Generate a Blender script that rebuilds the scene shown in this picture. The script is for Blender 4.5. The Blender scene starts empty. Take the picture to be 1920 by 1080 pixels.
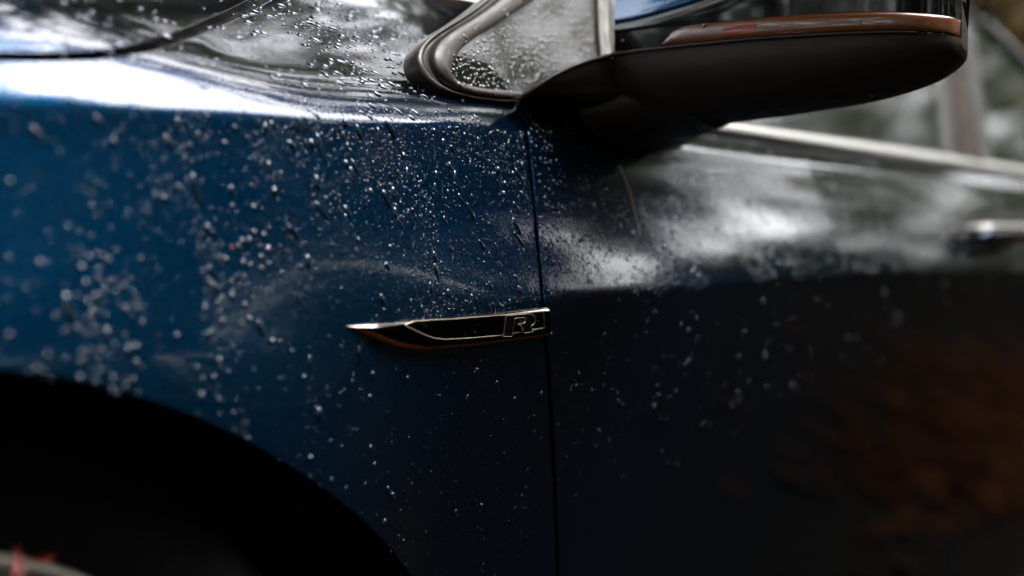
import bpy, math, random
import numpy as np
from mathutils import Vector, Matrix, noise as mnoise
from mathutils.geometry import delaunay_2d_cdt

scene = bpy.context.scene
C = scene.collection
rng = np.random.default_rng(7)
random.seed(7)

# ---------------------------------------------------------------- camera
YAW, CAMW, CAMZ, FPX, HOR = math.radians(55), 0.56, 0.76, 50 / 36 * 1920, 447.0
SY, CY = math.sin(YAW), math.cos(YAW)
cam_d = bpy.data.cameras.new('camera')
cam = bpy.data.objects.new('camera', cam_d); C.objects.link(cam)
cam.location = (0, -CAMW, CAMZ)
cam.rotation_euler = (math.radians(90), 0, -YAW)
cam_d.lens = 50; cam_d.sensor_width = 36; cam_d.shift_y = -(540 - HOR) / 1920
cam_d.clip_start = 0.02; cam_d.clip_end = 1500
cam_d.dof.use_dof = True; cam_d.dof.focus_distance = 0.96; cam_d.dof.aperture_fstop = 2.8
scene.camera = cam

# ---------------------------------------------------------------- sky and sun (overcast)
SUN_EL, SUN_AZ = math.radians(58), math.radians(132)     # azimuth measured from +Y clockwise
w = bpy.data.worlds.new('World'); scene.world = w; w.use_nodes = True
nt = w.node_tree; nt.nodes.clear()
sky = nt.nodes.new('ShaderNodeTexSky'); sky.sky_type = 'NISHITA'; sky.sun_disc = False
sky.sun_elevation = SUN_EL; sky.sun_rotation = SUN_AZ
sky.dust_density = 4.0; sky.air_density = 1.2; sky.ozone_density = 1.0
hs = nt.nodes.new('ShaderNodeHueSaturation'); hs.inputs['Saturation'].default_value = 0.22
tc = nt.nodes.new('ShaderNodeTexCoord'); nz = nt.nodes.new('ShaderNodeTexNoise')
nz.inputs['Scale'].default_value = 3.2; nz.inputs['Detail'].default_value = 5
mr = nt.nodes.new('ShaderNodeMapRange'); mr.inputs[1].default_value = 0.3; mr.inputs[2].default_value = 0.7
mr.inputs[3].default_value = 0.75; mr.inputs[4].default_value = 1.2
mul = nt.nodes.new('ShaderNodeMix'); mul.data_type = 'RGBA'; mul.blend_type = 'MULTIPLY'; mul.inputs[0].default_value = 1
bg = nt.nodes.new('ShaderNodeBackground'); bg.inputs['Strength'].default_value = 0.15
out = nt.nodes.new('ShaderNodeOutputWorld')
L = nt.links.new
L(sky.outputs[0], hs.inputs['Color']); L(tc.outputs['Generated'], nz.inputs['Vector'])
L(nz.outputs[0], mr.inputs[0]); L(hs.outputs[0], mul.inputs[6]); L(mr.outputs[0], mul.inputs[7])
L(mul.outputs[2], bg.inputs['Color']); L(bg.outputs[0], out.inputs[0])
sun_d = bpy.data.lights.new('sun', 'SUN'); sun = bpy.data.objects.new('sun', sun_d); C.objects.link(sun)
sun_d.energy = 0.6; sun_d.angle = math.radians(12); sun_d.color = (1.0, 0.93, 0.84)
sd = Vector((math.sin(SUN_AZ) * math.cos(SUN_EL), math.cos(SUN_AZ) * math.cos(SUN_EL), math.sin(SUN_EL)))
sun.rotation_euler = sd.to_track_quat('Z', 'Y').to_euler(); sun.location = sd * 50
vs = scene.view_settings
scene.display_settings.display_device = 'sRGB'
vs.view_transform = 'Standard'; vs.look = 'None'; vs.gamma = 1.0; vs.use_curve_mapping = False
vs.exposure = 2.92
cy = scene.cycles
cy.use_denoising = True
cy.max_bounces = 8; cy.transmission_bounces = 6; cy.glossy_bounces = 4; cy.diffuse_bounces = 2
cy.sample_clamp_indirect = 6; cy.sample_clamp_direct = 0
cy.blur_glossy = 0.2

# ---------------------------------------------------------------- helpers
def lerp(a, b, t): return a + (b - a) * t
def sstep(a, b, x):
    t = np.clip((x - a) / (b - a), 0, 1); return t * t * (3 - 2 * t)
def sp(t, r):
    return r * np.logaddexp(0, t / r)

def mat(name, **kw):
    m = bpy.data.materials.new(name); m.use_nodes = True
    b = m.node_tree.nodes['Principled BSDF']
    for k, v in kw.items():
        b.inputs[k.replace('_', ' ')].default_value = v if not isinstance(v, tuple) or len(v) == 4 else (*v, 1)
    return m, m.node_tree, b

def tagp(o, label=None, cat=None, group=None, kind=None):
    for k, v in (('label', label), ('category', cat), ('group', group), ('kind', kind)):
        if v: o[k] = v
    return o

def mesh_obj(name, verts, faces, m, parent=None, normals=None, smooth=True, mats=None, midx=None):
    me = bpy.data.meshes.new(name)
    me.from_pydata([tuple(map(float, v)) for v in verts], [], [tuple(map(int, f)) for f in faces])
    for mm in (mats or [m]): me.materials.append(mm)
    if midx is not None: me.polygons.foreach_set('material_index', midx)
    me.polygons.foreach_set('use_smooth', [smooth] * len(me.polygons))
    me.update()
    if normals is not None:
        me.normals_split_custom_set_from_vertices([tuple(map(float, n)) for n in normals])
    o = bpy.data.objects.new(name, me); C.objects.link(o)
    if parent: o.parent = parent
    return o

def empty(name, loc=(0, 0, 0)):
    o = bpy.data.objects.new(name, None); C.objects.link(o); o.location = loc; return o

def resample(pts, step, closed=False):
    P = np.array(pts, float)
    if closed: P = np.vstack([P, P[:1]])
    d = np.r_[0, np.cumsum(np.linalg.norm(np.diff(P, axis=0), axis=1))]
    n = max(2, int(d[-1] / step) + 1)
    s = np.linspace(0, d[-1], n)
    R = np.stack([np.interp(s, d, P[:, k]) for k in range(P.shape[1])], 1)
    return R[:-1] if closed else R

def spline(pts, n=8):
    """Catmull-Rom through 2-D or 3-D points"""
    P = np.array(pts, float)
    P = np.vstack([2 * P[0] - P[1], P, 2 * P[-1] - P[-2]])
    o = []
    for i in range(1, len(P) - 2):
        for k in range(n):
            t = k / n
            o.append(0.5 * ((2 * P[i]) + (-P[i-1] + P[i+1]) * t + (2*P[i-1] - 5*P[i] + 4*P[i+1] - P[i+2]) * t*t
                            + (-P[i-1] + 3*P[i] - 3*P[i+1] + P[i+2]) * t**3))
    o.append(P[-2]); return np.array(o)

def inside(poly, x, z):
    x = np.asarray(x, float); z = np.asarray(z, float)
    o = np.argsort(z); xs, zs = x[o], z[o]; c = np.zeros(len(x), bool); n = len(poly)
    for i in range(n):
        xi, zi = poly[i]; xj, zj = poly[i - 1]
        if zi == zj: continue
        a, b = np.searchsorted(zs, (min(zi, zj), max(zi, zj)))
        if b > a: c[a:b] ^= xs[a:b] < (xj - xi) * (zs[a:b] - zi) / (zj - zi) + xi
    r = np.empty(len(x), bool); r[o] = c
    return r

# ---------------------------------------------------------------- the side of the body: y as a function of (x, z)
def ZU(x): return np.interp(x, [-0.5, .395, .60, .84, 1.1, 2.0, 3.0], [.800, .8226, .8312, .8385, .8400, .8370, .832])
def ZL(x): return np.interp(x, [0, .84, 1.0, 1.15, 1.4, 1.9, 3.0], [.7150, .7150, .7190, .7215, .7235, .7175, .700])
ARC_C, ARC_R = (.385, .338), .360
def ys(x, z):
    x = np.asarray(x, float); z = np.asarray(z, float)
    t = sstep(.42, .82, x)
    zu, zl = ZU(x), ZL(x)
    r1 = lerp(.045, .0018, t); m1 = lerp(.17, .31, sstep(.35, 1.5, x)); m0 = lerp(.06, .27, t)
    m2 = lerp(.36, .60, sstep(.42, .66, x)); r2 = .0014; zh = zu + lerp(.036, .024, sstep(.42, .66, x))
    y = m1 * (z - zl) + (m1 + m0) * (sp(zl - z, r1) - r1 * .69 * (1 - t)) + (m2 - m1) * sp(z - zu, r2)
    hh = zu - zl; q = np.clip((z - zl) / hh, 0, 1.35); y = y + hh * lerp(.04, .11, sstep(.4, 1.6, x)) * (q * q - .3 * q)
    y = y - .10 * sp(z - (zu - .016), .004) + .10 * sp(z - zu, r2)
    y = y + lerp(.75, .45, sstep(.9, 1.1, x)) * sp(z - zh, .005)
    f = 1 - sstep(.78, 1.0, x)
    y = y + f * .15 * sp(z - .885, .010) + 1.2 * sp(z - .950, .02)
    d = np.hypot(x - ARC_C[0], z - ARC_C[1]) - ARC_R
    y = y - .011 * np.exp(-(np.maximum(d, -.02) / .06) ** 2) * (1 - sstep(.70, .80, x))
    y = y + .03 * sstep(.5, -.3, x) ** 2
    return y
GS = .38
def yg(x, z):
    """greenhouse surface (window plane)"""
    x = np.asarray(x, float); z = np.asarray(z, float)
    zb = ZU(x) + .019
    return ys(x, zb) + GS * (z - zb) - .002
def nrm(f, x, z, e=.0003):
    dx = (f(x + e, z) - f(x - e, z)) / (2 * e); dz = (f(x, z + e) - f(x, z - e)) / (2 * e)
    n = np.stack([dx, -np.ones_like(dx), dz], -1)
    return n / np.linalg.norm(n, axis=-1, keepdims=True)
def unp(px, py, f=ys, off=0.0):
    """point of the surface f that a sight line through (px, py) meets -> (x, z)"""
    px = np.asarray(px, float); py = np.asarray(py, float)
    u = (px - 960) / FPX; v = (HOR - py) / FPX
    D = CAMW / (CY - u * SY)
    for _ in range(60):
        x = D * (SY + u * CY); z = CAMZ + v * D
        D = lerp(D, (CAMW + f(x, z) - off) / (CY - u * SY), .7)
    return np.stack([x, z], -1)
def proj(P):
    P = np.asarray(P, float); wv = P[..., 1] + CAMW
    D = P[..., 0] * SY + wv * CY; lat = P[..., 0] * CY - wv * SY
    return 960 + FPX * lat / D, HOR - FPX * (P[..., 2] - CAMZ) / D
def W(pts, f=ys, sm=6, off=0.0):
    p = spline(pts, sm) if sm else np.array(pts, float)
    return unp(p[:, 0], p[:, 1], f, off)
def S3(xz, f=ys, h=0.0):
    xz = np.asarray(xz, float); y = f(xz[..., 0], xz[..., 1])
    P = np.stack([xz[..., 0], y, xz[..., 1]], -1)
    if np.any(np.asarray(h) != 0): P = P + nrm(f, xz[..., 0], xz[..., 1]) * np.asarray(h)[..., None]
    return P

def panel(name, poly, m, parent, f=ys, step=.005, rows=(), gap=.0023, depth=.013, edge=.0008, xstep=None, thick=True, h=0.0):
    """sheet bounded by poly (x, z), following f, with rounded folded edges"""
    poly = resample(poly, .003, True)
    a = np.sum(poly[:, 0] * np.roll(poly[:, 1], -1) - np.roll(poly[:, 0], -1) * poly[:, 1])
    if a < 0: poly = poly[::-1].copy()
    tn = np.roll(poly, -1, 0) - np.roll(poly, 1, 0); tn /= np.linalg.norm(tn, axis=1, keepdims=True) + 1e-12
    o2 = np.stack([tn[:, 1], -tn[:, 0]], 1)                     # outwards
    poly = poly - o2 * (gap + edge)
    x0, z0 = poly.min(0); x1, z1 = poly.max(0)
    xs = np.arange(x0, x1, xstep or step * 1.3); zs = np.arange(z0, z1, step)
    X, Z = np.meshgrid(xs, zs); X = X + (np.arange(len(zs)) % 2)[:, None] * (xs[1] - xs[0]) / 2
    pts = [np.stack([X.ravel(), Z.ravel()], 1)]
    for fn in rows:
        for k in (-8, -5.5, -4, -3, -2, -1.3, -.6, 0, .6, 1.3, 2, 3, 4, 5.5, 8, 12):
            xx = np.arange(x0, x1, .006) + (.003 if int(k * 2) % 2 else 0)
            pts.append(np.stack([xx, fn(xx) + k * .001], 1))
    Q = np.vstack(pts); Q = Q[inside(poly, Q[:, 0], Q[:, 1])]
    nb = len(poly)
    allp = np.vstack([poly, Q])
    r = delaunay_2d_cdt([Vector(p) for p in allp], [(i, (i + 1) % nb) for i in range(nb)], [], 1, 1e-6)
    V2 = np.array([tuple(v) for v in r[0]]); F = [tuple(t) for t in r[2]]
    # outward normal is -Y: orientation (x,z) ccw seen from -Y is outward
    F2 = []
    for t in F:
        a_, b_, c_ = V2[t[0]], V2[t[1]], V2[t[2]]
        s = (b_[0]-a_[0])*(c_[1]-a_[1]) - (b_[1]-a_[1])*(c_[0]-a_[0])
        F2.append(t if s > 0 else t[::-1])
    P = S3(V2, f, np.full(len(V2), h)); N = nrm(f, V2[:, 0], V2[:, 1])
    if thick:
        B = S3(poly, f, np.full(nb, h)); BN = nrm(f, poly[:, 0], poly[:, 1])
        T = np.roll(B, -1, 0) - np.roll(B, 1, 0); T /= np.linalg.norm(T, axis=1, keepdims=True) + 1e-12
        O = np.cross(T, BN)
        O /= np.linalg.norm(O, axis=1, keepdims=True) + 1e-12
        rings = [(B, BN), (B + O*edge*.5 - BN*edge*.13, BN*.87 + O*.5), (B + O*edge*.87 - BN*edge*.5, BN*.5 + O*.87), (B + O*edge - BN*edge, O), (B + O*edge - BN*depth, O)]
        base = len(P)
        for (p_, n_) in rings: P = np.vstack([P, p_]); N = np.vstack([N, n_])
        for k in range(len(rings) - 1):
            a0, b0 = base + k*nb, base + (k+1)*nb
            for i in range(nb):
                j = (i + 1) % nb
                F2.append((a0+i, b0+i, b0+j, a0+j))
    N = N / np.linalg.norm(N, axis=1, keepdims=True)
    return mesh_obj(name, P, F2, m, parent, N)

def band(name, A, B, prof, m, parent, f=ys, closed=False):
    """strip between the (x,z) curves A and B on f; prof = [(t across, height)]"""
    n = len(A); V = []; F = []
    for (t, h) in prof:
        c = A + (B - A) * t
        V.append(S3(c, f, np.full(n, h)))
    V = np.vstack(V); k = len(prof)
    for i in range(k - 1):
        for j in range(n if closed else n - 1):
            q = (j + 1) % n
            F.append((i*n+j, i*n+q, (i+1)*n+q, (i+1)*n+j))
    o = mesh_obj(name, V, F, m, parent)
    return o

def tube(name, pts, r, m, parent, seg=8, flat=1.0, cap=True):
    P = np.array(pts, float); n = len(P)
    T = np.gradient(P, axis=0); T /= np.linalg.norm(T, axis=1, keepdims=True) + 1e-12
    up = np.array([0, -1.0, 0.2]); V = []; F = []
    rr = np.full(n, r) if np.isscalar(r) else np.array(r)
    for i in range(n):
        a = np.cross(T[i], up); a /= np.linalg.norm(a) + 1e-9; b = np.cross(a, T[i])
        for k in range(seg):
            an = 2*math.pi*k/seg
            V.append(P[i] + rr[i]*(a*math.cos(an) + b*math.sin(an)*flat))
    for i in range(n-1):
        for k in range(seg):
            F.append((i*seg+k, i*seg+(k+1) % seg, (i+1)*seg+(k+1) % seg, (i+1)*seg+k))
    if cap:
        F.append(tuple(range(seg))[::-1]); F.append(tuple((n-1)*seg+k for k in range(seg)))
    return mesh_obj(name, V, F, m, parent)

def loft(name, secs, m, parent, closed_sec=False, caps=False):
    """secs: list of equally long point lists"""
    S = np.array(secs, float); n, k = S.shape[:2]; V = S.reshape(-1, 3); F = []
    for i in range(n-1):
        for j in range(k if closed_sec else k-1):
            q = (j+1) % k
            F.append((i*k+j, i*k+q, (i+1)*k+q, (i+1)*k+j))
    if caps:
        F.append(tuple(range(k))); F.append(tuple((n-1)*k+j for j in range(k))[::-1])
    return mesh_obj(name, V, F, m, parent)

# ---------------------------------------------------------------- materials
def paint_mat():
    m, t, b = mat('blue_metallic_paint', Metallic=.75, Roughness=.27, Coat_Weight=1.0, Coat_Roughness=.03, Coat_IOR=1.7, Specular_Tint=(.03, .13, .18), Specular_IOR_Level=.1)
    N, K = t.nodes, t.links.new
    co = N.new('ShaderNodeTexCoord')
    fk = N.new('ShaderNodeTexVoronoi'); fk.inputs['Scale'].default_value = 1500; K(co.outputs['Object'], fk.inputs['Vector'])
    fs_ = N.new('ShaderNodeSeparateColor'); K(fk.outputs['Color'], fs_.inputs[0])
    fr = N.new('ShaderNodeMapRange'); fr.inputs[3].default_value = .18; fr.inputs[4].default_value = .36; K(fs_.outputs[0], fr.inputs[0]); K(fr.outputs[0], b.inputs['Roughness'])
    # drying film and road dust: soft vertical runs
    mp = N.new('ShaderNodeMapping'); mp.inputs['Scale'].default_value = (60, 60, 7)
    n1 = N.new('ShaderNodeTexNoise'); n1.inputs['Scale'].default_value = 1; n1.inputs['Detail'].default_value = 6; n1.inputs['Distortion'].default_value = .4
    K(co.outputs['Object'], mp.inputs[0]); K(mp.outputs[0], n1.inputs['Vector'])
    n2 = N.new('ShaderNodeTexNoise'); n2.inputs['Scale'].default_value = 34; n2.inputs['Detail'].default_value = 9; n2.inputs['Distortion'].default_value = 1.3
    K(co.outputs['Object'], n2.inputs['Vector'])
    r1 = N.new('ShaderNodeMapRange'); r1.inputs[1].default_value = .48; r1.inputs[2].default_value = .72
    K(n1.outputs[0], r1.inputs[0])
    r2 = N.new('ShaderNodeMapRange'); r2.inputs[1].default_value = .52; r2.inputs[2].default_value = .75
    K(n2.outputs[0], r2.inputs[0])
    mx = N.new('ShaderNodeMath'); mx.operation = 'MAXIMUM'; K(r1.outputs[0], mx.inputs[0]); K(r2.outputs[0], mx.inputs[1])
    col = N.new('ShaderNodeMix'); col.data_type = 'RGBA'
    col.inputs[6].default_value = (.0004, .028, .085, 1); col.inputs[7].default_value = (.045, .046, .044, 1)
    fm = N.new('ShaderNodeMath'); fm.operation = 'MULTIPLY'; fm.inputs[1].default_value = .08
    K(mx.outputs[0], fm.inputs[0]); K(fm.outputs[0], col.inputs[0]); K(col.outputs[2], b.inputs['Base Color'])
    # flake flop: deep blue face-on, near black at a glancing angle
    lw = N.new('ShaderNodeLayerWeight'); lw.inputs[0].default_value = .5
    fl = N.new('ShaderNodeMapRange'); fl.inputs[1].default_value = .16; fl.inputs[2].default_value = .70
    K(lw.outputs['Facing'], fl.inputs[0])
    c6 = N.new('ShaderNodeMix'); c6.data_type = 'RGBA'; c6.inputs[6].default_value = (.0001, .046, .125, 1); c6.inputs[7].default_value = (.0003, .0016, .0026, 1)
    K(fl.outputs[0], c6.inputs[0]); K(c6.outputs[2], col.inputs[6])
    cr = N.new('ShaderNodeMapRange'); cr.inputs[3].default_value = .008; cr.inputs[4].default_value = .055
    K(mx.outputs[0], cr.inputs[0]); K(cr.outputs[0], b.inputs['Coat Roughness'])
    n3 = N.new('ShaderNodeTexNoise'); n3.inputs['Scale'].default_value = 420; n3.inputs['Detail'].default_value = 2
    K(co.outputs['Object'], n3.inputs['Vector'])
    b1 = N.new('ShaderNodeBump'); b1.inputs['Strength'].default_value = .05; b1.inputs['Distance'].default_value = .0006
    K(n3.outputs[0], b1.inputs['Height'])
    b2 = N.new('ShaderNodeBump'); b2.inputs['Strength'].default_value = .08; b2.inputs['Distance'].default_value = .0010
    K(n2.outputs[0], b2.inputs['Height']); K(b1.outputs[0], b2.inputs['Normal'])
    K(b2.outputs[0], b.inputs['Coat Normal'])
    return m
PAINT = paint_mat()

def plastic(name, col, rough, bump=0.0, scale=900, spec=.5, dirt=.25):
    m, t, b = mat(name, Base_Color=col, Roughness=rough, Specular_IOR_Level=spec)
    N, K = t.nodes, t.links.new
    co = N.new('ShaderNodeTexCoord')
    n = N.new('ShaderNodeTexNoise'); n.inputs['Scale'].default_value = 60; n.inputs['Detail'].default_value = 8
    K(co.outputs['Object'], n.inputs['Vector'])
    r = N.new('ShaderNodeMapRange'); r.inputs[1].default_value = .35; r.inputs[2].default_value = .7
    r.inputs[3].default_value = rough * (1 - dirt); r.inputs[4].default_value = min(1, rough * (1 + dirt) + dirt * .1)
    K(n.outputs[0], r.inputs[0]); K(r.outputs[0], b.inputs['Roughness'])
    if bump:
        n2 = N.new('ShaderNodeTexNoise'); n2.inputs['Scale'].default_value = scale; K(co.outputs['Object'], n2.inputs['Vector'])
        bb = N.new('ShaderNodeBump'); bb.inputs['Strength'].default_value = bump; bb.inputs['Distance'].default_value = .0006
        K(n2.outputs[0], bb.inputs['Height']); K(bb.outputs[0], b.inputs['Normal'])
    return m
BLACK = plastic('black_exterior_plastic', (.034, .021, .013), .5, .3, spec=.4)
GLOSSBLACK = plastic('gloss_black_plastic', (.004, .004, .004), .08)
TRIM = plastic('wet_grey_brown_trim', (.034, .026, .020), .42, .12, 500)
SEAL = plastic('rubber_seal', (.009, .009, .009), .55)
LINER = plastic('wheelhouse_liner', (.003, .003, .003), .95, spec=.1)
RUBBER = plastic('tyre_rubber', (.003, .003, .003), .9, .3, spec=.15)
CHROME, _, cb = mat('dark_chrome', Base_Color=(.62, .58, .53), Metallic=1.0, Roughness=.13)
def chrome_tex(m):
    t = m.node_tree; N, K = t.nodes, t.links.new; b = N['Principled BSDF']
    co = N.new('ShaderNodeTexCoord'); n = N.new('ShaderNodeTexNoise'); n.inputs['Scale'].default_value = 700; n.inputs['Detail'].default_value = 4
    K(co.outputs['Object'], n.inputs['Vector'])
    bb = N.new('ShaderNodeBump'); bb.inputs['Strength'].default_value = .25; bb.inputs['Distance'].default_value = .0005
    K(n.outputs[0], bb.inputs['Height']); K(bb.outputs[0], b.inputs['Normal'])
chrome_tex(CHROME)
BRIGHT, _, _ = mat('satin_aluminium_trim', Base_Color=(.70, .68, .64), Metallic=1.0, Roughness=.30); chrome_tex(BRIGHT)
DCHROME, _, _ = mat('black_chrome', Base_Color=(.035, .028, .024), Metallic=1.0, Roughness=.16); chrome_tex(DCHROME)
GLASS = plastic('tinted_window_glass', (.006, .008, .007), .03, dirt=.1)
def glass_film():
    t = GLASS.node_tree; N, K = t.nodes, t.links.new; b = N['Principled BSDF']
    co = N.new('ShaderNodeTexCoord'); v = N.new('ShaderNodeTexNoise'); v.inputs['Scale'].default_value = 260; v.inputs['Detail'].default_value = 3
    K(co.outputs['Object'], v.inputs['Vector'])
    bb = N.new('ShaderNodeBump'); bb.inputs['Strength'].default_value = .02; bb.inputs['Distance'].default_value = .0008
    K(v.outputs[0], bb.inputs['Height']); K(bb.outputs[0], b.inputs['Normal'])
glass_film()
WATER, _, _ = mat('rain_water_on_blue', Base_Color=(.0002, .020, .052), Metallic=.6, Roughness=.3, Specular_IOR_Level=.1, Coat_Weight=1.0, Coat_Roughness=.0, Coat_IOR=1.8)
WATERN, _, _ = mat('rain_water_on_black', Base_Color=(.012, .012, .010), Roughness=.2, Coat_Weight=1.0, Coat_Roughness=.0, Coat_IOR=2.0)
AMBER, at_, ab_ = mat('amber_indicator_lens', Base_Color=(.15, .046, .012), Roughness=.22, Coat_Weight=1.0, Coat_Roughness=.05, Subsurface_Weight=.3)
ab_.inputs['Subsurface Radius'].default_value = (.006, .002, .001)
def amber_tex():
    N, K = at_.nodes, at_.links.new
    co = N.new('ShaderNodeTexCoord'); mp = N.new('ShaderNodeMapping'); mp.inputs['Scale'].default_value = (0, 520, 0)
    wv = N.new('ShaderNodeTexWave'); wv.bands_direction = 'Y'; wv.inputs['Scale'].default_value = 1
    K(co.outputs['Object'], mp.inputs[0]); K(mp.outputs[0], wv.inputs['Vector'])
    bb = N.new('ShaderNodeBump'); bb.inputs['Strength'].default_value = .2; bb.inputs['Distance'].default_value = .0006
    K(wv.outputs[0], bb.inputs['Height']); K(bb.outputs[0], ab_.inputs['Normal'])
amber_tex()
REDLENS, _, _ = mat('red_lens_reflector', Base_Color=(.26, .028, .007), Roughness=.15, Coat_Weight=1.0)
STEEL, _, _ = mat('silver_rim_paint', Base_Color=(.42, .40, .35), Metallic=.8, Roughness=.35)

# ---------------------------------------------------------------- ground, verge, trees
def asphalt():
    m, t, b = mat('wet_asphalt', Base_Color=(.03, .03, .03), Roughness=.9, Specular_IOR_Level=.0)
    N, K = t.nodes, t.links.new; co = N.new('ShaderNodeTexCoord')
    n = N.new('ShaderNodeTexNoise'); n.inputs['Scale'].default_value = .7; n.inputs['Detail'].default_value = 8
    K(co.outputs['Object'], n.inputs['Vector'])
    c = N.new('ShaderNodeMix'); c.data_type = 'RGBA'; c.inputs[6].default_value = (.003, .003, .003, 1); c.inputs[7].default_value = (.0065, .006, .0055, 1)
    K(n.outputs[0], c.inputs[0]); K(c.outputs[2], b.inputs['Base Color'])
    g = N.new('ShaderNodeTexNoise'); g.inputs['Scale'].default_value = 160; K(co.outputs['Object'], g.inputs['Vector'])
    bb = N.new('ShaderNodeBump'); bb.inputs['Strength'].default_value = .7; bb.inputs['Distance'].default_value = .006
    K(g.outputs[0], bb.inputs['Height']); K(bb.outputs[0], b.inputs['Normal'])
    return m
def soil():
    m, t, b = mat('leaf_litter_soil', Base_Color=(.08, .035, .015), Roughness=.9, Specular_IOR_Level=.05)
    N, K = t.nodes, t.links.new; co = N.new('ShaderNodeTexCoord')
    v = N.new('ShaderNodeTexVoronoi'); v.inputs['Scale'].default_value = 11; K(co.outputs['Object'], v.inputs['Vector'])
    r = N.new('ShaderNodeValToRGB'); e = r.color_ramp.elements
    e[0].color = (.022, .015, .008, 1); e[1].color = (.040, .022, .010, 1); x = e.new(.5); x.color = (.014, .013, .007, 1)
    s = N.new('ShaderNodeSeparateColor'); K(v.outputs['Color'], s.inputs[0]); K(s.outputs[0], r.inputs[0]); K(r.outputs[0], b.inputs['Base Color'])
    return m
def sheet(name, x0, x1, y0, y1, z, m, n=2):
    return mesh_obj(name, [(x0, y0, z), (x1, y0, z), (x1, y1, z), (x0, y1, z)], [(0, 1, 2, 3)], m, smooth=False)
g = sheet('ground', -400, 400, -400, 400, 0, asphalt()); g['kind'] = 'structure'; g['label'] = 'dark wet asphalt'
SOIL = soil()
v = sheet('verge', -40, 80, -40, -3.6, .004, SOIL); v['kind'] = 'structure'
v = sheet('verge', 3.5, 60, 2.2, 30, .004, SOIL); v['kind'] = 'structure'; v['kind'] = 'structure'

def leafmat(name, a, b_, trans=.25):
    m, t, b = mat(name, Roughness=.55, Specular_IOR_Level=.15)
    N, K = t.nodes, t.links.new; gi = N.new('ShaderNodeNewGeometry')
    r = N.new('ShaderNodeValToRGB'); r.color_ramp.elements[0].color = (*a, 1); r.color_ramp.elements[1].color = (*b_, 1)
    K(gi.outputs['Random Per Island'], r.inputs[0]); K(r.outputs[0], b.inputs['Base Color'])
    tr = N.new('ShaderNodeBsdfTranslucent'); K(r.outputs[0], tr.inputs[0]); mx = N.new('ShaderNodeMixShader'); mx.inputs[0].default_value = trans
    o = N['Material Output']; K(b.outputs[0], mx.inputs[1]); K(tr.outputs[0], mx.inputs[2]); K(mx.outputs[0], o.inputs[0])
    return m
LEAFG = leafmat('green_leaves', (.030, .045, .016), (.085, .10, .035))
LEAFB = leafmat('autumn_leaves', (.12, .085, .030), (.28, .20, .07), .4)
BARK = plastic('bark', (.05, .038, .028), .9, .8, 40)

def crown_mesh(seed, R, H, nclump, nleaf, size, m):
    rg = np.random.default_rng(seed)
    cen = rg.normal(size=(nclump, 3)); cen /= np.linalg.norm(cen, axis=1, keepdims=True)
    cen *= (rg.uniform(.25, 1, (nclump, 1)) ** .45); cen *= np.array([R, R, H / 2])
    rad = rg.uniform(.16, .34, nclump) * R
    V = []; k = rg.integers(0, nclump, nleaf)
    d = rg.normal(size=(nleaf, 3)); d /= np.linalg.norm(d, axis=1, keepdims=True); d *= rg.uniform(.2, 1, (nleaf, 1)) ** .5
    P = cen[k] + d * rad[k][:, None]
    a = rg.normal(size=(nleaf, 3)); a /= np.linalg.norm(a, axis=1, keepdims=True)
    b = np.cross(a, rg.normal(size=(nleaf, 3))); b /= np.linalg.norm(b, axis=1, keepdims=True)
    s = rg.uniform(.6, 1.3, (nleaf, 1)) * size
    Q = np.stack([P - a*s, P + b*s*.45, P + a*s, P - b*s*.45], 1).reshape(-1, 3)
    me = bpy.data.meshes.new('crown'); me.vertices.add(len(Q)); me.vertices.foreach_set('co', Q.ravel())
    me.loops.add(len(Q)); me.loops.foreach_set('vertex_index', np.arange(len(Q)))
    me.polygons.add(nleaf); me.polygons.foreach_set('loop_start', np.arange(nleaf) * 4)
    me.materials.append(m); me.update(calc_edges=True); me.validate()
    return me, cen
CR = {'g': [crown_mesh(3, 2.4, 5.4, 40, 10000, .095, LEAFG), crown_mesh(5, 2.8, 4.8, 44, 10000, .10, LEAFG), crown_mesh(13, 2.9, 3.0, 90, 26000, .10, LEAFG), crown_mesh(15, 2.8, 3.2, 90, 26000, .10, LEAFG), crown_mesh(21, 2.8, 4.4, 26, 3800, .11, LEAFG)],
      'b': [crown_mesh(8, 2.3, 4.8, 40, 10000, .095, LEAFB), crown_mesh(31, 2.4, 4.4, 34, 5200, .10, LEAFB)]}
def tree(x, y, h, kind, var, sc, label, group, lean=(0, 0)):
    me, cen = CR[kind][var]
    t = empty('tree', (x, y, 0)); tagp(t, label, 'tree', group)
    t.rotation_euler.z = random.uniform(0, 6.28) if lean == (0, 0) else 0
    cr = bpy.data.objects.new('crown', me); C.objects.link(cr); cr.parent = t; cr.location = (lean[0], lean[1], h); cr.scale = (sc,) * 3
    lx, ly = lean
    rz = t.rotation_euler.z; ly_ = ly
    lx, ly = lx, ly_
    V = [(0, 0, 0), (.1 + lx*.25, .05 + ly*.25, h*.35), (.05 + lx*.65, ly*.65, h*.7), (lx, ly, h)]
    secs = []; fs = []; vs_ = []
    def limb(P, r0, r1):
        P = resample(spline(P, 4), .4); n = len(P); b0 = len(vs_)
        for i, p in enumerate(P):
            r = lerp(r0, r1, i/(n-1))
            for k in range(7): vs_.append((p[0]+r*math.cos(k*.898), p[1]+r*math.sin(k*.898), p[2]))
        for i in range(n-1):
            for k in range(7): fs.append((b0+i*7+k, b0+i*7+(k+1) % 7, b0+(i+1)*7+(k+1) % 7, b0+(i+1)*7+k))
    limb(V + [(lx, ly, h+1.2*sc)], .2*sc, .05*sc)
    for c in cen[:14]:
        e = c*sc + np.array([lx, ly, h]); s0 = np.array([lx*.7, ly*.7, h*.72 + .2*random.random()*h])
        limb([s0, (s0+e)/2 + np.array([0, 0, .15]), e], .07*sc, .015*sc)
    mesh_obj('trunk', vs_, fs, BARK, t)
    return t
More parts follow.
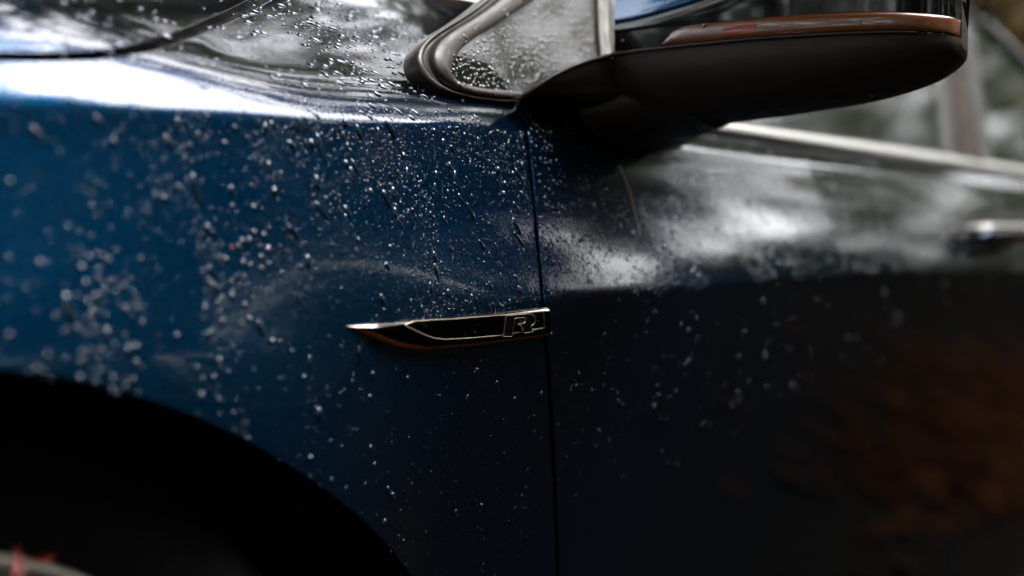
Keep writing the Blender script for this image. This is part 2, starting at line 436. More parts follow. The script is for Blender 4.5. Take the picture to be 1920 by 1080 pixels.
G1 = 'trees along the road seen mirrored in the paint'
TREES = []
tr_rng = random.Random(5)
for k, x in enumerate(np.arange(-7.5, 22, 3.7)):
    if x > 13.5: continue
    far = min(1, max(0, (x - 6) / 5))
    TREES.append((x + tr_rng.uniform(-.6, .6), -6.3 + tr_rng.uniform(-.6, .6), 4.6 + 1.3 * far + tr_rng.uniform(-.4, .5), 'gb'[k % 4 == 2], k % 2 if k % 4 != 2 else 0, tr_rng.uniform(1.0, 1.15) + .3 * far))
for k, x in enumerate(np.arange(-9, 34, 5.0)):
    if x > 19: continue
    TREES.append((x + tr_rng.uniform(-.8, .8), -11.5 + tr_rng.uniform(-1, 1), 5.4 + tr_rng.uniform(-.3, 1.0), 'g', k % 2, tr_rng.uniform(1.2, 1.5)))
TREES += [(4.6, -5.6, 8.4, 'g', 4, .7, (0, 2.9)), (17.5, -6.6, 3.6, 'g', 3, .75), (11.2, -4.9, 5.9, 'g', 4, .95), (19.5, -4.6, 6.3, 'g', 4, 1.1), (28, -5.4, 8.0, 'g', 4, 1.3), (22, -5.8, 3.2, 'g', 2, .7), (29, -10.5, 4.6, 'g', 1, 1.0), (40, -14, 5, 'g', 0, 1.1), (31, -2.5, 4.2, 'b', 0, 1.2), (24.5, -2.8, 4.3, 'g', 1, 1.0), (-11, -2.5, 4.5, 'g', 0, 1.2), (-12, 2.5, 4.5, 'g', 1, 1.3), (-10, 7, 4.5, 'g', 0, 1.2)]
for (x, y, h, k, vv, sc, *le) in TREES:
    tree(x, y, h, k, vv, sc, 'leafy roadside tree seen only as a blurred reflection in wet car paint', G1, *le)
def hedge(name, x0, x1, y, hh, n, seed):
    rg = np.random.default_rng(seed)
    P = np.stack([rg.uniform(x0, x1, n), y + rg.normal(0, .45, n), rg.uniform(0, 1, n)**.8 * hh], 1)
    P[:, 2] *= 1 + .22*np.sin(P[:, 0]*1.3) + .15*np.sin(P[:, 0]*3.1)
    a = rg.normal(size=(n, 3)); a /= np.linalg.norm(a, axis=1, keepdims=True); b = np.cross(a, rg.normal(size=(n, 3))); b /= np.linalg.norm(b, axis=1, keepdims=True)
    s = rg.uniform(.6, 1.3, (n, 1))*.10
    Q = np.stack([P-a*s, P+b*s*.5, P+a*s, P-b*s*.5], 1).reshape(-1, 3)
    me = bpy.data.meshes.new(name); me.vertices.add(len(Q)); me.vertices.foreach_set('co', Q.ravel()); me.loops.add(len(Q)); me.loops.foreach_set('vertex_index', np.arange(len(Q)))
    me.polygons.add(n); me.polygons.foreach_set('loop_start', np.arange(n)*4); me.materials.append(LEAFG); me.update(calc_edges=True)
    o = bpy.data.objects.new(name, me); C.objects.link(o); o['kind'] = 'stuff'; return o
LITTER = leafmat('fallen_brown_leaves', (.010, .0045, .002), (.026, .010, .0045), .02)
LITTER.node_tree.nodes['Principled BSDF'].inputs['Specular IOR Level'].default_value = 0
def litter():  # brown leaves lying beside the car
    rg = np.random.default_rng(2); n = 1900
    P = np.stack([rg.normal(4.3, .6, n), -.05 - np.abs(rg.normal(.02, .24, n)), rg.uniform(.006, .03, n)], 1)
    an = rg.uniform(0, 6.28, n); a = np.stack([np.cos(an), np.sin(an), rg.uniform(-.3, .3, n)], 1); b = np.stack([-np.sin(an), np.cos(an), rg.uniform(-.3, .3, n)], 1)
    s = rg.uniform(.02, .045, (n, 1)); Q = np.stack([P-a*s, P+b*s*.6, P+a*s, P-b*s*.6], 1).reshape(-1, 3)
    me = bpy.data.meshes.new('leaf_litter'); me.vertices.add(len(Q)); me.vertices.foreach_set('co', Q.ravel()); me.loops.add(len(Q)); me.loops.foreach_set('vertex_index', np.arange(len(Q)))
    me.polygons.add(n); me.polygons.foreach_set('loop_start', np.arange(n)*4); me.materials.append(LITTER); me.update(calc_edges=True)
    o = bpy.data.objects.new('leaf_litter', me); C.objects.link(o); o['kind'] = 'stuff'
litter()
hedge('undergrowth', -14, 36, -5.6, 2.0, 42000, 4)
hedge('undergrowth', -14, 20, -13.5, 4.0, 30000, 5)
hedge('undergrowth', 20, 70, -15, 3.0, 30000, 6)
G2 = 'blurred trees behind the car'
for i, (x, y, h, k, vv, sc) in enumerate([(9.5, 2.6, 2.1, 'b', 1, .95), (13, 5.0, 2.6, 'b', 1, 1.1), (15.5, 1.2, 2.6, 'b', 1, 1.1), (21, 6, 3.5, 'g', 1, 1.4), (26, 0.5, 3.4, 'g', 0, 1.3)]):
    tree(x, y, h, k, vv, sc, 'blurred olive brown tree glinting with light spots behind the car roof', G2)
G3 = 'unseen trees added over the car for shade'  # out-of-view crowns, leaned overhead to shade the ground and shape the reflections
for (x, y, h, vv, sc, le) in ((4.6, 4.4, 6.0, 4, 1.25, (0, -2.4)), (0.2, 4.0, 6.0, 3, 1.15, (-.2, -2.4)), (-4.4, 3.8, 5.8, 2, 1.25, (0, -3.0)), (8.8, 4.2, 6.0, 4, 1.3, (0, -1.4)),
                         (-3.0, -5.4, 6.2, 2, 1.1, (.3, 2.2)), (13.5, 3.8, 5.6, 2, 1.1, (0, -2.0))):
    tree(x, y, h, 'g', vv, sc, 'tall green tree out of view, added overhead to shade the ground and darken the bonnet reflection', G3, le)

# ---------------------------------------------------------------- the car
car = tagp(empty('car', (0, 0, 0)), 'wet dark blue car, rain drops beading over its front wing, door and mirror', 'car')

# guide curves in (x, z)
bonnet_gap = W([(-60, 106), (0, 106), (60, 107), (120, 106), (180, 103), (235, 95), (290, 83), (345, 65), (400, 43), (450, 20), (495, -5), (545, -34), (600, -70)], sm=8)
bonnet_gap = np.vstack([[[-.05, bonnet_gap[0, 1] - .010], [.12, bonnet_gap[0, 1] - .004], [.25, bonnet_gap[0, 1] - .001]], bonnet_gap])
gap_door = W([(970, 192), (979, 215), (986, 240), (992, 290), (1000, 370), (1008, 450), (1015, 520), (1020, 590), (1029, 700), (1036, 820), (1042, 950), (1047, 1090)], sm=6)
gap_low = np.array([[gap_door[-1, 0] + .004, .45], [gap_door[-1, 0] - .005, .16]])
arch = W([(0, 704), (100, 714), (200, 736), (300, 766), (400, 806), (480, 846), (560, 893), (640, 951), (700, 1003), (750, 1059), (790, 1115)], sm=6)
arch_front = np.array([[.385 - .36*math.sin(a), .338 + .36*math.cos(a)] for a in np.linspace(1.3, .12, 14)])
arch_front[:, 1] += arch[0, 1] - (.338 + .36*math.cos(math.asin(min(1, max(-1, (arch[0, 0]-.385)/.36)))))
arch_tail = np.array([[arch[-1, 0] + .035, .45], [arch[-1, 0] + .045, .16]])
frame_out = W([(974, 190), (930, 188), (885, 182), (845, 171), (812, 152), (794, 128), (790, 104), (800, 82), (826, 60), (862, 38), (900, 12), (930, -14), (970, -52)], f=yg, sm=6)
frame_out_b = W([(974, 190), (930, 188), (885, 182), (845, 171), (812, 152), (794, 128), (790, 104), (800, 82), (826, 60), (862, 38), (900, 12), (930, -14)], sm=6)
cowl_gap = W([(862, 42), (845, 28), (825, 14), (800, 1), (770, -14), (730, -32), (690, -50)], sm=6)

fender_poly = np.vstack([arch_front, arch, arch_tail, [[gap_low[-1, 0], .16]], gap_low[:1][::-1] if False else gap_low[:1], gap_door[::-1], frame_out_b[1:56], cowl_gap[1:]])
# end of cowl gap back to the bonnet gap
fender_poly = np.vstack([fender_poly, bonnet_gap[::-1], [[-.05, .60]]])
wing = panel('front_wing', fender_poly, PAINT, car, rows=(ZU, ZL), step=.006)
bon_poly = np.vstack([bonnet_gap, [[bonnet_gap[-1, 0] + .01, .985], [-.05, .985]]])
bonnet = panel('bonnet', bon_poly, PAINT, car, step=.006)
# pillar panel beside the quarter window
fo = frame_out_b[50:]
cow_poly = np.vstack([cowl_gap[:1], fo[fo[:, 1] > cowl_gap[0, 1] + .002], [[fo[-1, 0] + .01, .985], [cowl_gap[-1, 0], .985]], cowl_gap[::-1][:-1]])
cowl = panel('pillar_panel', cow_poly, PAINT, car, step=.006)

# front door: shoulder ledge up to the belt trim
XD1 = 2.10
def ZB(x): return ZU(x) + .0195
xs_ = np.linspace(gap_door[0, 0] + .004, XD1, 60)
door_poly = np.vstack([np.vstack([gap_door[::1], gap_low]), [[XD1, .16], [XD1, .60]], np.stack([xs_, ZB(xs_)], 1)[::-1]])
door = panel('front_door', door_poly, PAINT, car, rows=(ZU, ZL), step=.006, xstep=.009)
xr = np.linspace(XD1, 3.2, 40)
rd_poly = np.vstack([[[XD1, .16], [3.2, .16]], np.stack([xr, ZB(xr)], 1)[::-1]])
rear_door = panel('rear_door', rd_poly, PAINT, car, rows=(ZU, ZL), step=.012, xstep=.03)

# dark structure behind the gaps
def shell():
    V = []; F = []
    xs = np.linspace(.05, 3.2, 120); zs = np.r_[.17, .45, .6, .68, .72, .76, .80, .835, .86, .885, .91, .96]
    for z in zs:
        for x in xs:
            zz = z
            V.append((x, float(ys(x, zz)) + .0125, z))
    n = len(xs)
    for i in range(len(zs)-1):
        for j in range(n-1):
            xm, zm = (xs[j] + xs[j+1])/2, (zs[i]+zs[i+1])/2
            if math.hypot(xm - ARC_C[0], zm - ARC_C[1]) < ARC_R + .012 or (xm < .72 and zm < .6): continue
            F.append((i*n+j, i*n+j+1, (i+1)*n+j+1, (i+1)*n+j))
    mesh_obj('inner_body', V, F, LINER, car)
shell()
# wheelhouse liner, inboard from the arch
ar = np.vstack([arch_front, arch, arch_tail]); ar = resample(ar, .02)
d2 = ar - np.array(ARC_C)
lin = []
for k, (dy, g_) in enumerate([(.010, -.004), (.012, .004), (.03, .012), (.30, .02), (.31, -.38)]):
    q = np.array(ARC_C) + d2 * (1 + g_ / .36 if k < 4 else .02)
    lin.append([(p[0], float(ys(a[0], a[1])) + dy, p[1]) for p, a in zip(q, ar)])
loft('wheelhouse_liner', lin, LINER, car)

# wheel
WC = (.350, .045, .354)
def ring(r, y, n=96): return [(WC[0] + r*math.cos(t), WC[1] + y, WC[2] + r*math.sin(t)) for t in np.linspace(0, 2*math.pi, n, endpoint=False)]
wheel = empty('wheel', WC); wheel.parent = car
def wl(name, prof, m):
    o = loft(name, [ring(r, y) for r, y in prof], m, None, closed_sec=True)
    o.data.transform(Matrix.Translation(-Vector(WC))); o.parent = wheel; return o
wl('tyre', [(.262, .0), (.270, -.004), (.29, -.012), (.312, -.012), (.328, -.002), (.336, .012), (.338, .03), (.338, .2), (.31, .22), (.262, .21)], RUBBER)
wl('rim', [(.262, .002), (.264, -.004), (.260, -.008), (.254, -.007), (.250, .004), (.238, .02), (.230, .10), (.225, .2)], STEEL)
for k in range(10):
    a = k * math.tau / 10 + .2
    ca, sa = math.cos(a), math.sin(a); tx, tz = -sa, ca
    sp_ = []
    for r, hw, yy in ((.05, .022, .012), (.12, .016, .02), (.20, .012, .022), (.238, .016, .016)):
        sp_.append([(r*ca + tx*hw, yy, r*sa + tz*hw), (r*ca + tx*hw*.7, yy - .012, r*sa + tz*hw*.7), (r*ca - tx*hw*.7, yy - .012, r*sa - tz*hw*.7), (r*ca - tx*hw, yy, r*sa - tz*hw), (r*ca, yy + .02, r*sa)])
    loft('spoke', sp_, STEEL, wheel, closed_sec=True, caps=True)
wl('hub', [(.055, .03), (.055, .0), (.045, -.006), (.0005, -.008)], STEEL)
wl('brake_disc', [(.06, .06), (.19, .06), (.19, .085), (.06, .085)], STEEL)
# orange leaf caught on the tyre
LEAF, _, _ = mat('orange_leaf', Base_Color=(.16, .018, .003), Roughness=.5)
def leaf(px, py, L_, W_, ang, name='fallen_leaf', yy=.030):
    u, v_ = (px - 960) / FPX, (HOR - py) / FPX
    D = (CAMW + yy) / (CY - u*SY); c = np.array([D*(SY + u*CY), yy, CAMZ + v_*D])
    V = []; F = []; n = 12
    for i in range(n+1):
        t = i/n; wd = W_ * math.sin(math.pi * t) ** .7 * (1 + .15*math.sin(t*17))
        for s in (-1, -.5, 0, .5, 1):
            lx, lz = (t-.5)*L_, s*wd/2
            V.append(c + np.array([lx*math.cos(ang) - lz*math.sin(ang), -.002 - .004*abs(s) - .003*math.sin(t*5), lx*math.sin(ang) + lz*math.cos(ang)]))
    for i in range(n):
        for s in range(4): F.append((i*5+s, i*5+s+1, (i+1)*5+s+1, (i+1)*5+s))
    o = mesh_obj(name, V, F, LEAF); return o
tagp(leaf(15, 1058, .020, .0085, math.radians(62)), 'orange leaf stuck slanting across the silver wheel rim edge', 'leaf')
tagp(leaf(72, 1042, .018, .0045, math.radians(-8)), 'small red orange leaf stuck on the black tyre, lying flat', 'leaf')

# ------------------------------------------------ quarter window in the mirror triangle
fo_in = W([(972, 171), (935, 169), (900, 166), (872, 160), (850, 149), (839, 132), (846, 113), (868, 90), (898, 68), (940, 42), (985, 12), (1020, -14), (1055, -44)], f=yg, sm=6)
n_ = 110
def rs(P, n):
    d = np.r_[0, np.cumsum(np.linalg.norm(np.diff(P, axis=0), axis=1))]; s = np.linspace(0, d[-1], n)
    return np.stack([np.interp(s, d, P[:, k]) for k in range(2)], 1)
A_, B_ = rs(frame_out, n_), rs(fo_in, n_)
qw = empty('quarter_window'); qw.parent = car
band('outer_seal', A_, B_, [(-.11, -.012), (-.10, -.001), (-.05, .0015), (.02, .001), (.06, -.003), (.08, -.012)], TRIM, qw, yg)
band('dark_seal', A_, B_, [(.05, -.010), (.07, -.0015), (.20, -.0012), (.24, -.010)], SEAL, qw, yg)
band('window_frame', A_, B_, [(.20, -.012), (.215, .001), (.26, .0032), (.45, .0040), (.75, .0036), (.92, .0022), (.97, .0006), (1.0, -.004), (1.02, -.012)], TRIM, qw, yg)
QR = [(972, 171), (1010, 150), (1060, 125), (1105, 108), (1123, 103), (1120, 50), (1114, -44)]
qpoly = np.vstack([fo_in[::-1], W(QR, f=yg, sm=3)])
q_glass = panel('glass', qpoly, GLASS, qw, f=yg, gap=-.003, step=.01, depth=.004, h=-.004)
# pillar strip between quarter glass and mirror / door window
a_ = W([(1118, 140), (1124, 108), (1120, 50), (1116, -100)], f=yg, sm=8); b_ = W([(1143, 140), (1147, 103), (1143, 50), (1139, -100)], f=yg, sm=8)
band('divider_post', a_, b_, [(0, -.012), (.02, .001), (.2, .003), (.45, .002), (.5, .0005), (.55, .002), (.9, .003), (1, -.012)], TRIM, qw, yg)

band('window_seal', b_ - np.array([.004, 0]), b_ + np.array([.045, 0]), [(0, -.010), (.1, -.0065), (1, -.0065)], SEAL, qw, yg)

# ------------------------------------------------ side windows, belt trim, pillars, roof
xw0 = .87
belt_x = np.linspace(1.0, 3.2, 150)
beltA = np.stack([belt_x, ZB(belt_x) + .0015], 1); beltB = np.stack([belt_x, ZB(belt_x) + .0015 + np.interp(belt_x, [.8, 1.2, 1.6, 2.2, 3.2], [.010, .012, .015, .016, .016])], 1)
band('belt_trim', beltA, beltB, [(-.12, -.012), (-.10, -.001), (.0, .0022), (.3, .0040), (.7, .0036), (.9, .0020), (.96, .0008), (1.0, -.008)], BRIGHT, car, yg)
band('belt_seal', beltB, beltB + np.array([0, .004]), [(-.1, -.012), (0, .0), (.6, .001), (1.3, -.006)], SEAL, car, yg)
roof_x = [.80, .95, 1.10, 1.3, 1.5, 1.7, 1.9, 2.05, 2.2, 2.37, 2.50, 2.68, 3.2]
roof_z = [.94, 1.00, 1.05, 1.10, 1.14, 1.16, 1.165, 1.155, 1.145, 1.123, 1.104, 1.045, .90]
def ZR(x): return np.interp(x, roof_x, roof_z)
def win(name, x0t, x0b, x1t, x1b):
    tp = np.linspace(x0t, x1t, 30); bt = np.linspace(x0b, x1b, 30)
    poly = np.vstack([np.stack([bt, ZB(bt) + .012], 1), np.stack([tp, ZR(tp) - .012], 1)[::-1]])
    return panel(name, poly, GLASS, car, f=yg, step=.02, gap=0, depth=.004, h=-.003)
win('door_window', 1.19, float(b_[:, 0].min()) + .006, 2.165, 1.930)
win('rear_window', 2.34, 2.13, 2.90, 2.95)
def strip(name, xt0, xb0, xt1, xb1, m, hh):
    t = np.linspace(0, 1, 20)
    zt, zb_ = ZR(np.array(xt0)) - .008, ZB(np.array(xb0)) + .012
    A = np.stack([lerp(xb0, xt0, t), lerp(zb_, zt, t)], 1); B = np.stack([lerp(xb1, xt1, t), lerp(ZB(np.array(xb1)) + .012, ZR(np.array(xt1)) - .008, t)], 1)
    return band(name, A, B, [(0, -.01), (.03, hh*.6), (.15, hh), (.85, hh), (.97, hh*.6), (1, -.01)], m, car, yg)
strip('window_seal', 2.160, 1.925, 2.190, 1.955, SEAL, .001)
PILLAR = plastic('pillar_trim', (.030, .020, .013), .6, spec=.12)
strip('pillar_trim', 2.194, 1.959, 2.240, 2.015, PILLAR, .003)
strip('pillar_trim', 2.248, 2.023, 2.300, 2.085, PILLAR, .0035)
strip('window_seal', 2.304, 2.089, 2.345, 2.135, SEAL, .001)
# roof rail and roof skin
rx = np.linspace(1.17, 3.2, 80)
rs_ = []
for (dz, dy) in [(-.016, -.004), (-.012, -.007), (-.002, -.008), (.010, -.004), (.020, .006), (.026, .02), (.034, .08), (.05, .35), (.055, .7)]:
    rs_.append([(x, float(yg(x, ZR(x))) + dy, float(ZR(x)) + dz) for x in rx])
loft('roof', rs_, PAINT, car)
# dark cabin wall so nothing shows behind panes
loft('cabin_interior', [[(x, float(yg(x, ZB(x))) + .03, float(ZB(x)) - .05) for x in rx], [(x, float(yg(x, ZR(x))) + .03, float(ZR(x)) + .0) for x in rx]], LINER, car)

# ------------------------------------------------ door mirror
mirror = empty('door_mirror', (.93, .0, .90)); mirror.parent = car
def toM(o):
    o.data.transform(Matrix.Translation(-Vector((.93, .0, .90)))); o.parent = mirror; return o
Y_ = [.000, -.03, -.08, -.13, -.18, -.215, -.235, -.246, -.250]
XF = [.935, .930, .926, .925, .931, .941, .953, .968, .985]
ZBt = [.853, .848, .852, .856, .861, .868, .876, .884, .891]
Z1 = [.9005, .9010, .9012, .9012, .9008, .9003, .8995, .8990, .8985]
Z2 = [.9165, .9168, .9168, .9166, .9160, .9150, .9135, .9125, .9110]
Z3 = [.925, .927, .935, .947, .956, .957, .950, .938, .924]
ZT = [.985, .995, 1.00, 1.00, .995, .985, .972, .954, .932]
XB = [1.02, 1.03, 1.035, 1.035, 1.03, 1.025, 1.018, 1.010, 1.000]
yy = np.array(Y_); nY = 48
tt = np.linspace(0, 1, len(Y_)); ti = np.linspace(0, 1, nY)
def ip(a):
    s = spline([(p,) for p in a], 8)[:, 0]; return np.interp(np.linspace(0, 1, nY), np.linspace(0, 1, len(s)), s)
y_, xf_, zb_, z1_, z2_, z3_, zt_, xb_ = map(ip, (Y_, XF, ZBt, Z1, Z2, Z3, ZT, XB))
def secs_m(fn):
    return [[(x, y_[i], z) for x, z in fn(i)] for i in range(nY)]
def low(i):
    q = min(1, (xb_[i] - xf_[i]) / .085); e = min(1, (z1_[i] - zb_[i]) / .03)
    a = [(xb_[i], zb_[i] + .012*e), (xb_[i] - .004*q, zb_[i] + .003*e), (xb_[i] - .03*q, zb_[i]), (xf_[i] + .035*q, zb_[i] + .004*e), (xf_[i] + .014*q, zb_[i] + .018*(z1_[i]-zb_[i])/.05), (xf_[i] + .004*q, lerp(zb_[i], z1_[i], .65)), (xf_[i] + .001, z1_[i])]
    return spline(a, 5)
toM(loft('lower_housing', secs_m(low), BLACK, None))
def band_s(i):
    return spline([(xf_[i] + .001, z2_[i]), (xf_[i] + .001, lerp(z2_[i], z3_[i], .5)), (xf_[i] + .003, z3_[i]), (xf_[i] + .010, z3_[i] + .001)], 4)
toM(loft('trim_band', secs_m(band_s), GLOSSBLACK, None))
def cap_s(i):
    return spline([(xf_[i] + .006, z3_[i] - .002), (xf_[i] + .001, z3_[i] + .001), (xf_[i] + .006, lerp(z3_[i], zt_[i], .45)), (xf_[i] + .02, lerp(z3_[i], zt_[i], .85)), (lerp(xf_[i], xb_[i], .6), zt_[i]), (xb_[i], zt_[i] - .006)], 5)
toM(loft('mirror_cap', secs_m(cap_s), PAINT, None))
# indicator lens, rounded at its inner end
I0 = int(np.argmin(np.abs(y_ + .044)))
sec = []
for i in range(I0, nY):
    k = min(1, (i - I0) / 3.0); g_ = math.sqrt(max(.0, 1 - (1-k)**2)) if k < 1 else 1
    zc = z1_[i] + .001
    z2e = lerp(zc + .002, z2_[i], g_)
    sec.append([(x, y_[i], z) for x, z in spline([(xf_[i] + .004, z2e + .0004), (xf_[i] - .0012, z2e - .0015), (xf_[i] - .0030, lerp(zc, z2e, .55)), (xf_[i] - .0022, zc + .001), (xf_[i] + .003, zc)], 5)])
toM(loft('indicator_lens', sec, AMBER, None))
toM(loft('lens_backing', [[(xf_[i] + .0015, y_[i], z1_[i] - .001), (xf_[i] + .0015, y_[i], z2_[i] + .001)] for i in range(nY)], GLOSSBLACK, None))
# red reflector piece inside the lens
rr_ = [i for i in range(nY) if -.128 < y_[i] < -.096]
toM(loft('red_reflector', [[(xf_[i] - .0034, y_[i], z1_[i] + .0035), (xf_[i] - .0038, y_[i], z1_[i] + .007), (xf_[i] - .0032, y_[i], z1_[i] + .0105)] for i in rr_], REDLENS, None))
# thin bright line below the lens, running inboard down the leading edge of the foot
lp = [(xf_[i] - .0012, y_[i], z1_[i] + .0002) for i in range(I0 + 26, -1, -2)]
edge_img = [(1143, 104), (1110, 112), (1075, 124), (1040, 141), (1008, 161), (985, 178), (975, 188)]
foot_edge = []
for k, (a, b) in enumerate(edge_img):
    t = k / (len(edge_img) - 1); yy_ = lerp(.000, .036, t)
    u, v_ = (a - 960) / FPX, (HOR - b) / FPX; D = (CAMW + yy_) / (CY - u*SY)
    foot_edge.append((D*(SY + u*CY), yy_, CAMZ + v_*D))
foot_s = spline([lp[-1]] + foot_edge, 6)
toM(tube('edge_trim', np.vstack([np.array(lp[:-1]), foot_s]), np.r_[np.full(len(lp) - 1, .0010), np.full(len(foot_s), .0017)], TRIM, None))
# foot: lofted from the leading edge line back over the door shoulder, underside down to the door
bot_img = [(1262, 252), (1225, 249), (1170, 243), (1110, 230), (1050, 213), (1008, 201), (980, 193)]
m_ = 24
fe = resample(np.vstack([[lp[0]], [lp[6]], foot_edge]) if False else np.array(foot_edge), .001)
fe = np.array([fe[int(k)] for k in np.linspace(0, len(fe)-1, m_)])
bxz = W(bot_img, sm=6); b3 = S3(bxz, ys, np.full(len(bxz), .0)); b3 = b3[np.linspace(0, len(b3)-1, m_).astype(int)]
secs = []
for i in range(m_):
    t = i / (m_-1); a = fe[i]; b = b3[i]; k = (1-t)
    mid = (a + b)/2 + np.array([0, -.035*k, -.004*k]); q = a + np.array([0, -.0, -.001])
    back = a + np.array([.09*k + .004, .010, .002])
    secs.append(spline([back, a + np.array([.012*k + .001, .004, .0015]), q, lerp(a, mid, .55) + np.array([0, -.004*k, 0]), mid, b + np.array([0, .003, 0]) , b + np.array([.05*k, .01, -.004])], 5))
toM(loft('mirror_foot', secs, BLACK, None))
# bridge between head underside and foot
hs_ = []
hi = low(2)
for k in range(14):
    t = k / 13
    yv = lerp(-.055, .034, t)
    cx, cz = lerp(.995, 1.045, t), lerp(.880, .858, t)
    ax, az = lerp(.052, .105, t**1.5), lerp(.034, .022, t)
    hs_.append([(cx + ax*math.cos(a), yv, cz + az*math.sin(a)) for a in np.linspace(0, math.tau, 28, endpoint=False)])
toM(loft('mirror_arm', hs_, BLACK, None, closed_sec=True, caps=True))
toM(loft('mirror_glass', [[(xb_[i] - .001, y_[i], zb_[i] + .006), (xb_[i] - .001, y_[i], zt_[i] - .008)] for i in range(nY)], GLASS, None))
e0 = [(x, z) for x, z in low(0)] + [(x, z) for x, z in band_s(0)] + [(x, z) for x, z in cap_s(0)]
V = [(.98, .0, .91)] + [(x, .0, z) for x, z in e0]
toM(mesh_obj('inner_housing', V, [(0, i, i+1) for i in range(1, len(V)-1)], BLACK))
V = [(1.0, y_[-1], .905)] + [(x, y_[-1], z) for x, z in ([(x, z) for x, z in low(nY-1)] + [(x, z) for x, z in band_s(nY-1)] + [(x, z) for x, z in cap_s(nY-1)])]
toM(mesh_obj('outer_housing', V, [(0, i+1, i) for i in range(1, len(V)-1)], BLACK))

# ------------------------------------------------ door handle
handle = empty('door_handle', (1.93, -.02, .765)); handle.parent = car
def hl(name, fn, m):
    ss = []
    for i in range(28):
        t = i/27; x = lerp(1.825, 2.06, t); e = math.sqrt(max(0.0, 1 - (1 - min(1, t/.16))**2)) if t < .16 else (math.sqrt(max(0.0, 1 - (1 - min(1, (1-t)/.16))**2)) if t > .84 else 1)
        ss.append([(x, y, z) for y, z in fn(max(e, .02), x)])
    o = loft(name, ss, m, None, closed_sec=True, caps=True); o.data.transform(Matrix.Translation(-Vector((1.93, -.02, .765)))); o.parent = handle
def grip(e, x):
    zc = .7625; s = float(ys(x, zc)); R = []
    for a in np.linspace(0, math.tau, 20, endpoint=False):
        R.append((s - .024*e - .004 + .010*math.cos(a), zc + .0125*e*math.sin(a)))
    return R
def capg(e, x):
    zc = .7750; s = float(ys(x, zc)); R = []
    for a in np.linspace(0, math.tau, 16, endpoint=False):
        R.append((s - .022*e - .006 + .013*math.cos(a), zc + .0042*e*math.sin(a)))
    return R
hl('grip', grip, PAINT); hl('grip_strip', capg, BRIGHT)
ss = []
for r, d in ((1.15, -.0006), (1.0, .0005), (.9, .006), (.6, .016), (.05, .02)):
    ss.append([(1.93 + .085*r*math.cos(a), float(ys(1.93, .75)) - .0015 + d, .750 + .021*r*math.sin(a)) for a in np.linspace(0, math.tau, 32, endpoint=False)])
o = loft('handle_cup', ss, SEAL, None, closed_sec=True); o.data.transform(Matrix.Translation(-Vector((1.93, -.02, .765)))); o.parent = handle

# ------------------------------------------------ wing badge
OUTL, _, _ = mat('bright_chrome_line', Base_Color=(.75, .64, .52), Metallic=1.0, Roughness=.38)
CHROME_REFL, _, _ = mat('chrome_painted_reflection', Base_Color=(.90, .28, .12), Metallic=1.0, Roughness=.4); chrome_tex(CHROME_REFL)  # warm reflection on the lower bevel painted into the chrome colour
badge = empty('wing_badge'); badge.parent = car
def Z1c(pts, ox, oy, s): return [(ox + a/s, oy + b/s) for a, b in pts]
top = Z1c([(122, 312), (300, 292), (575, 270), (1000, 232), (1400, 192), (1748, 155)], 620, 540, 4.364)
bot = Z1c([(122, 312), (220, 355), (330, 405), (450, 452), (560, 482), (700, 496), (860, 487), (1100, 464), (1400, 423), (1762, 378)], 620, 540, 4.364)
Lt = Z1c([(122, 312), (300, 322), (575, 288), (690, 262), (1000, 243), (1400, 207), (1748, 170)], 620, 540, 4.364)
Lb = Z1c([(122, 312), (230, 340), (350, 375), (470, 420), (600, 452), (760, 466), (900, 456), (1100, 440), (1400, 402), (1762, 358)], 620, 540, 4.364)
nb_ = 90
def bc(p): return rs(W(p, sm=10), nb_)
T_, Bm, T2, B2 = bc(top), bc(bot), bc(Lt), bc(Lb)
ramp = np.minimum(1, np.linspace(0, 1, nb_) / .12) ** .7
def bb_(name, cs, hs, m):
    V = np.vstack([S3(c, ys, h * ramp + .0003) for c, h in zip(cs, hs)]); F = []
    for i in range(len(cs)-1):
        for j in range(nb_-1): F.append((i*nb_+j, i*nb_+j+1, (i+1)*nb_+j+1, (i+1)*nb_+j))
    return mesh_obj(name, V, F, m, badge)
bb_('upper_bevel', [T_, T_, lerp(T_, T2, .5), T2], [-.002, .0023, .0034, .0042], CHROME)
bb_('face', [T2, lerp(T2, B2, .3), lerp(T2, B2, .7), B2], [.0042, .0043, .0043, .0042], DCHROME)
bb_('lower_bevel', [B2, lerp(B2, Bm, .5), Bm, Bm], [.0042, .0038, .0029, -.002], CHROME_REFL)
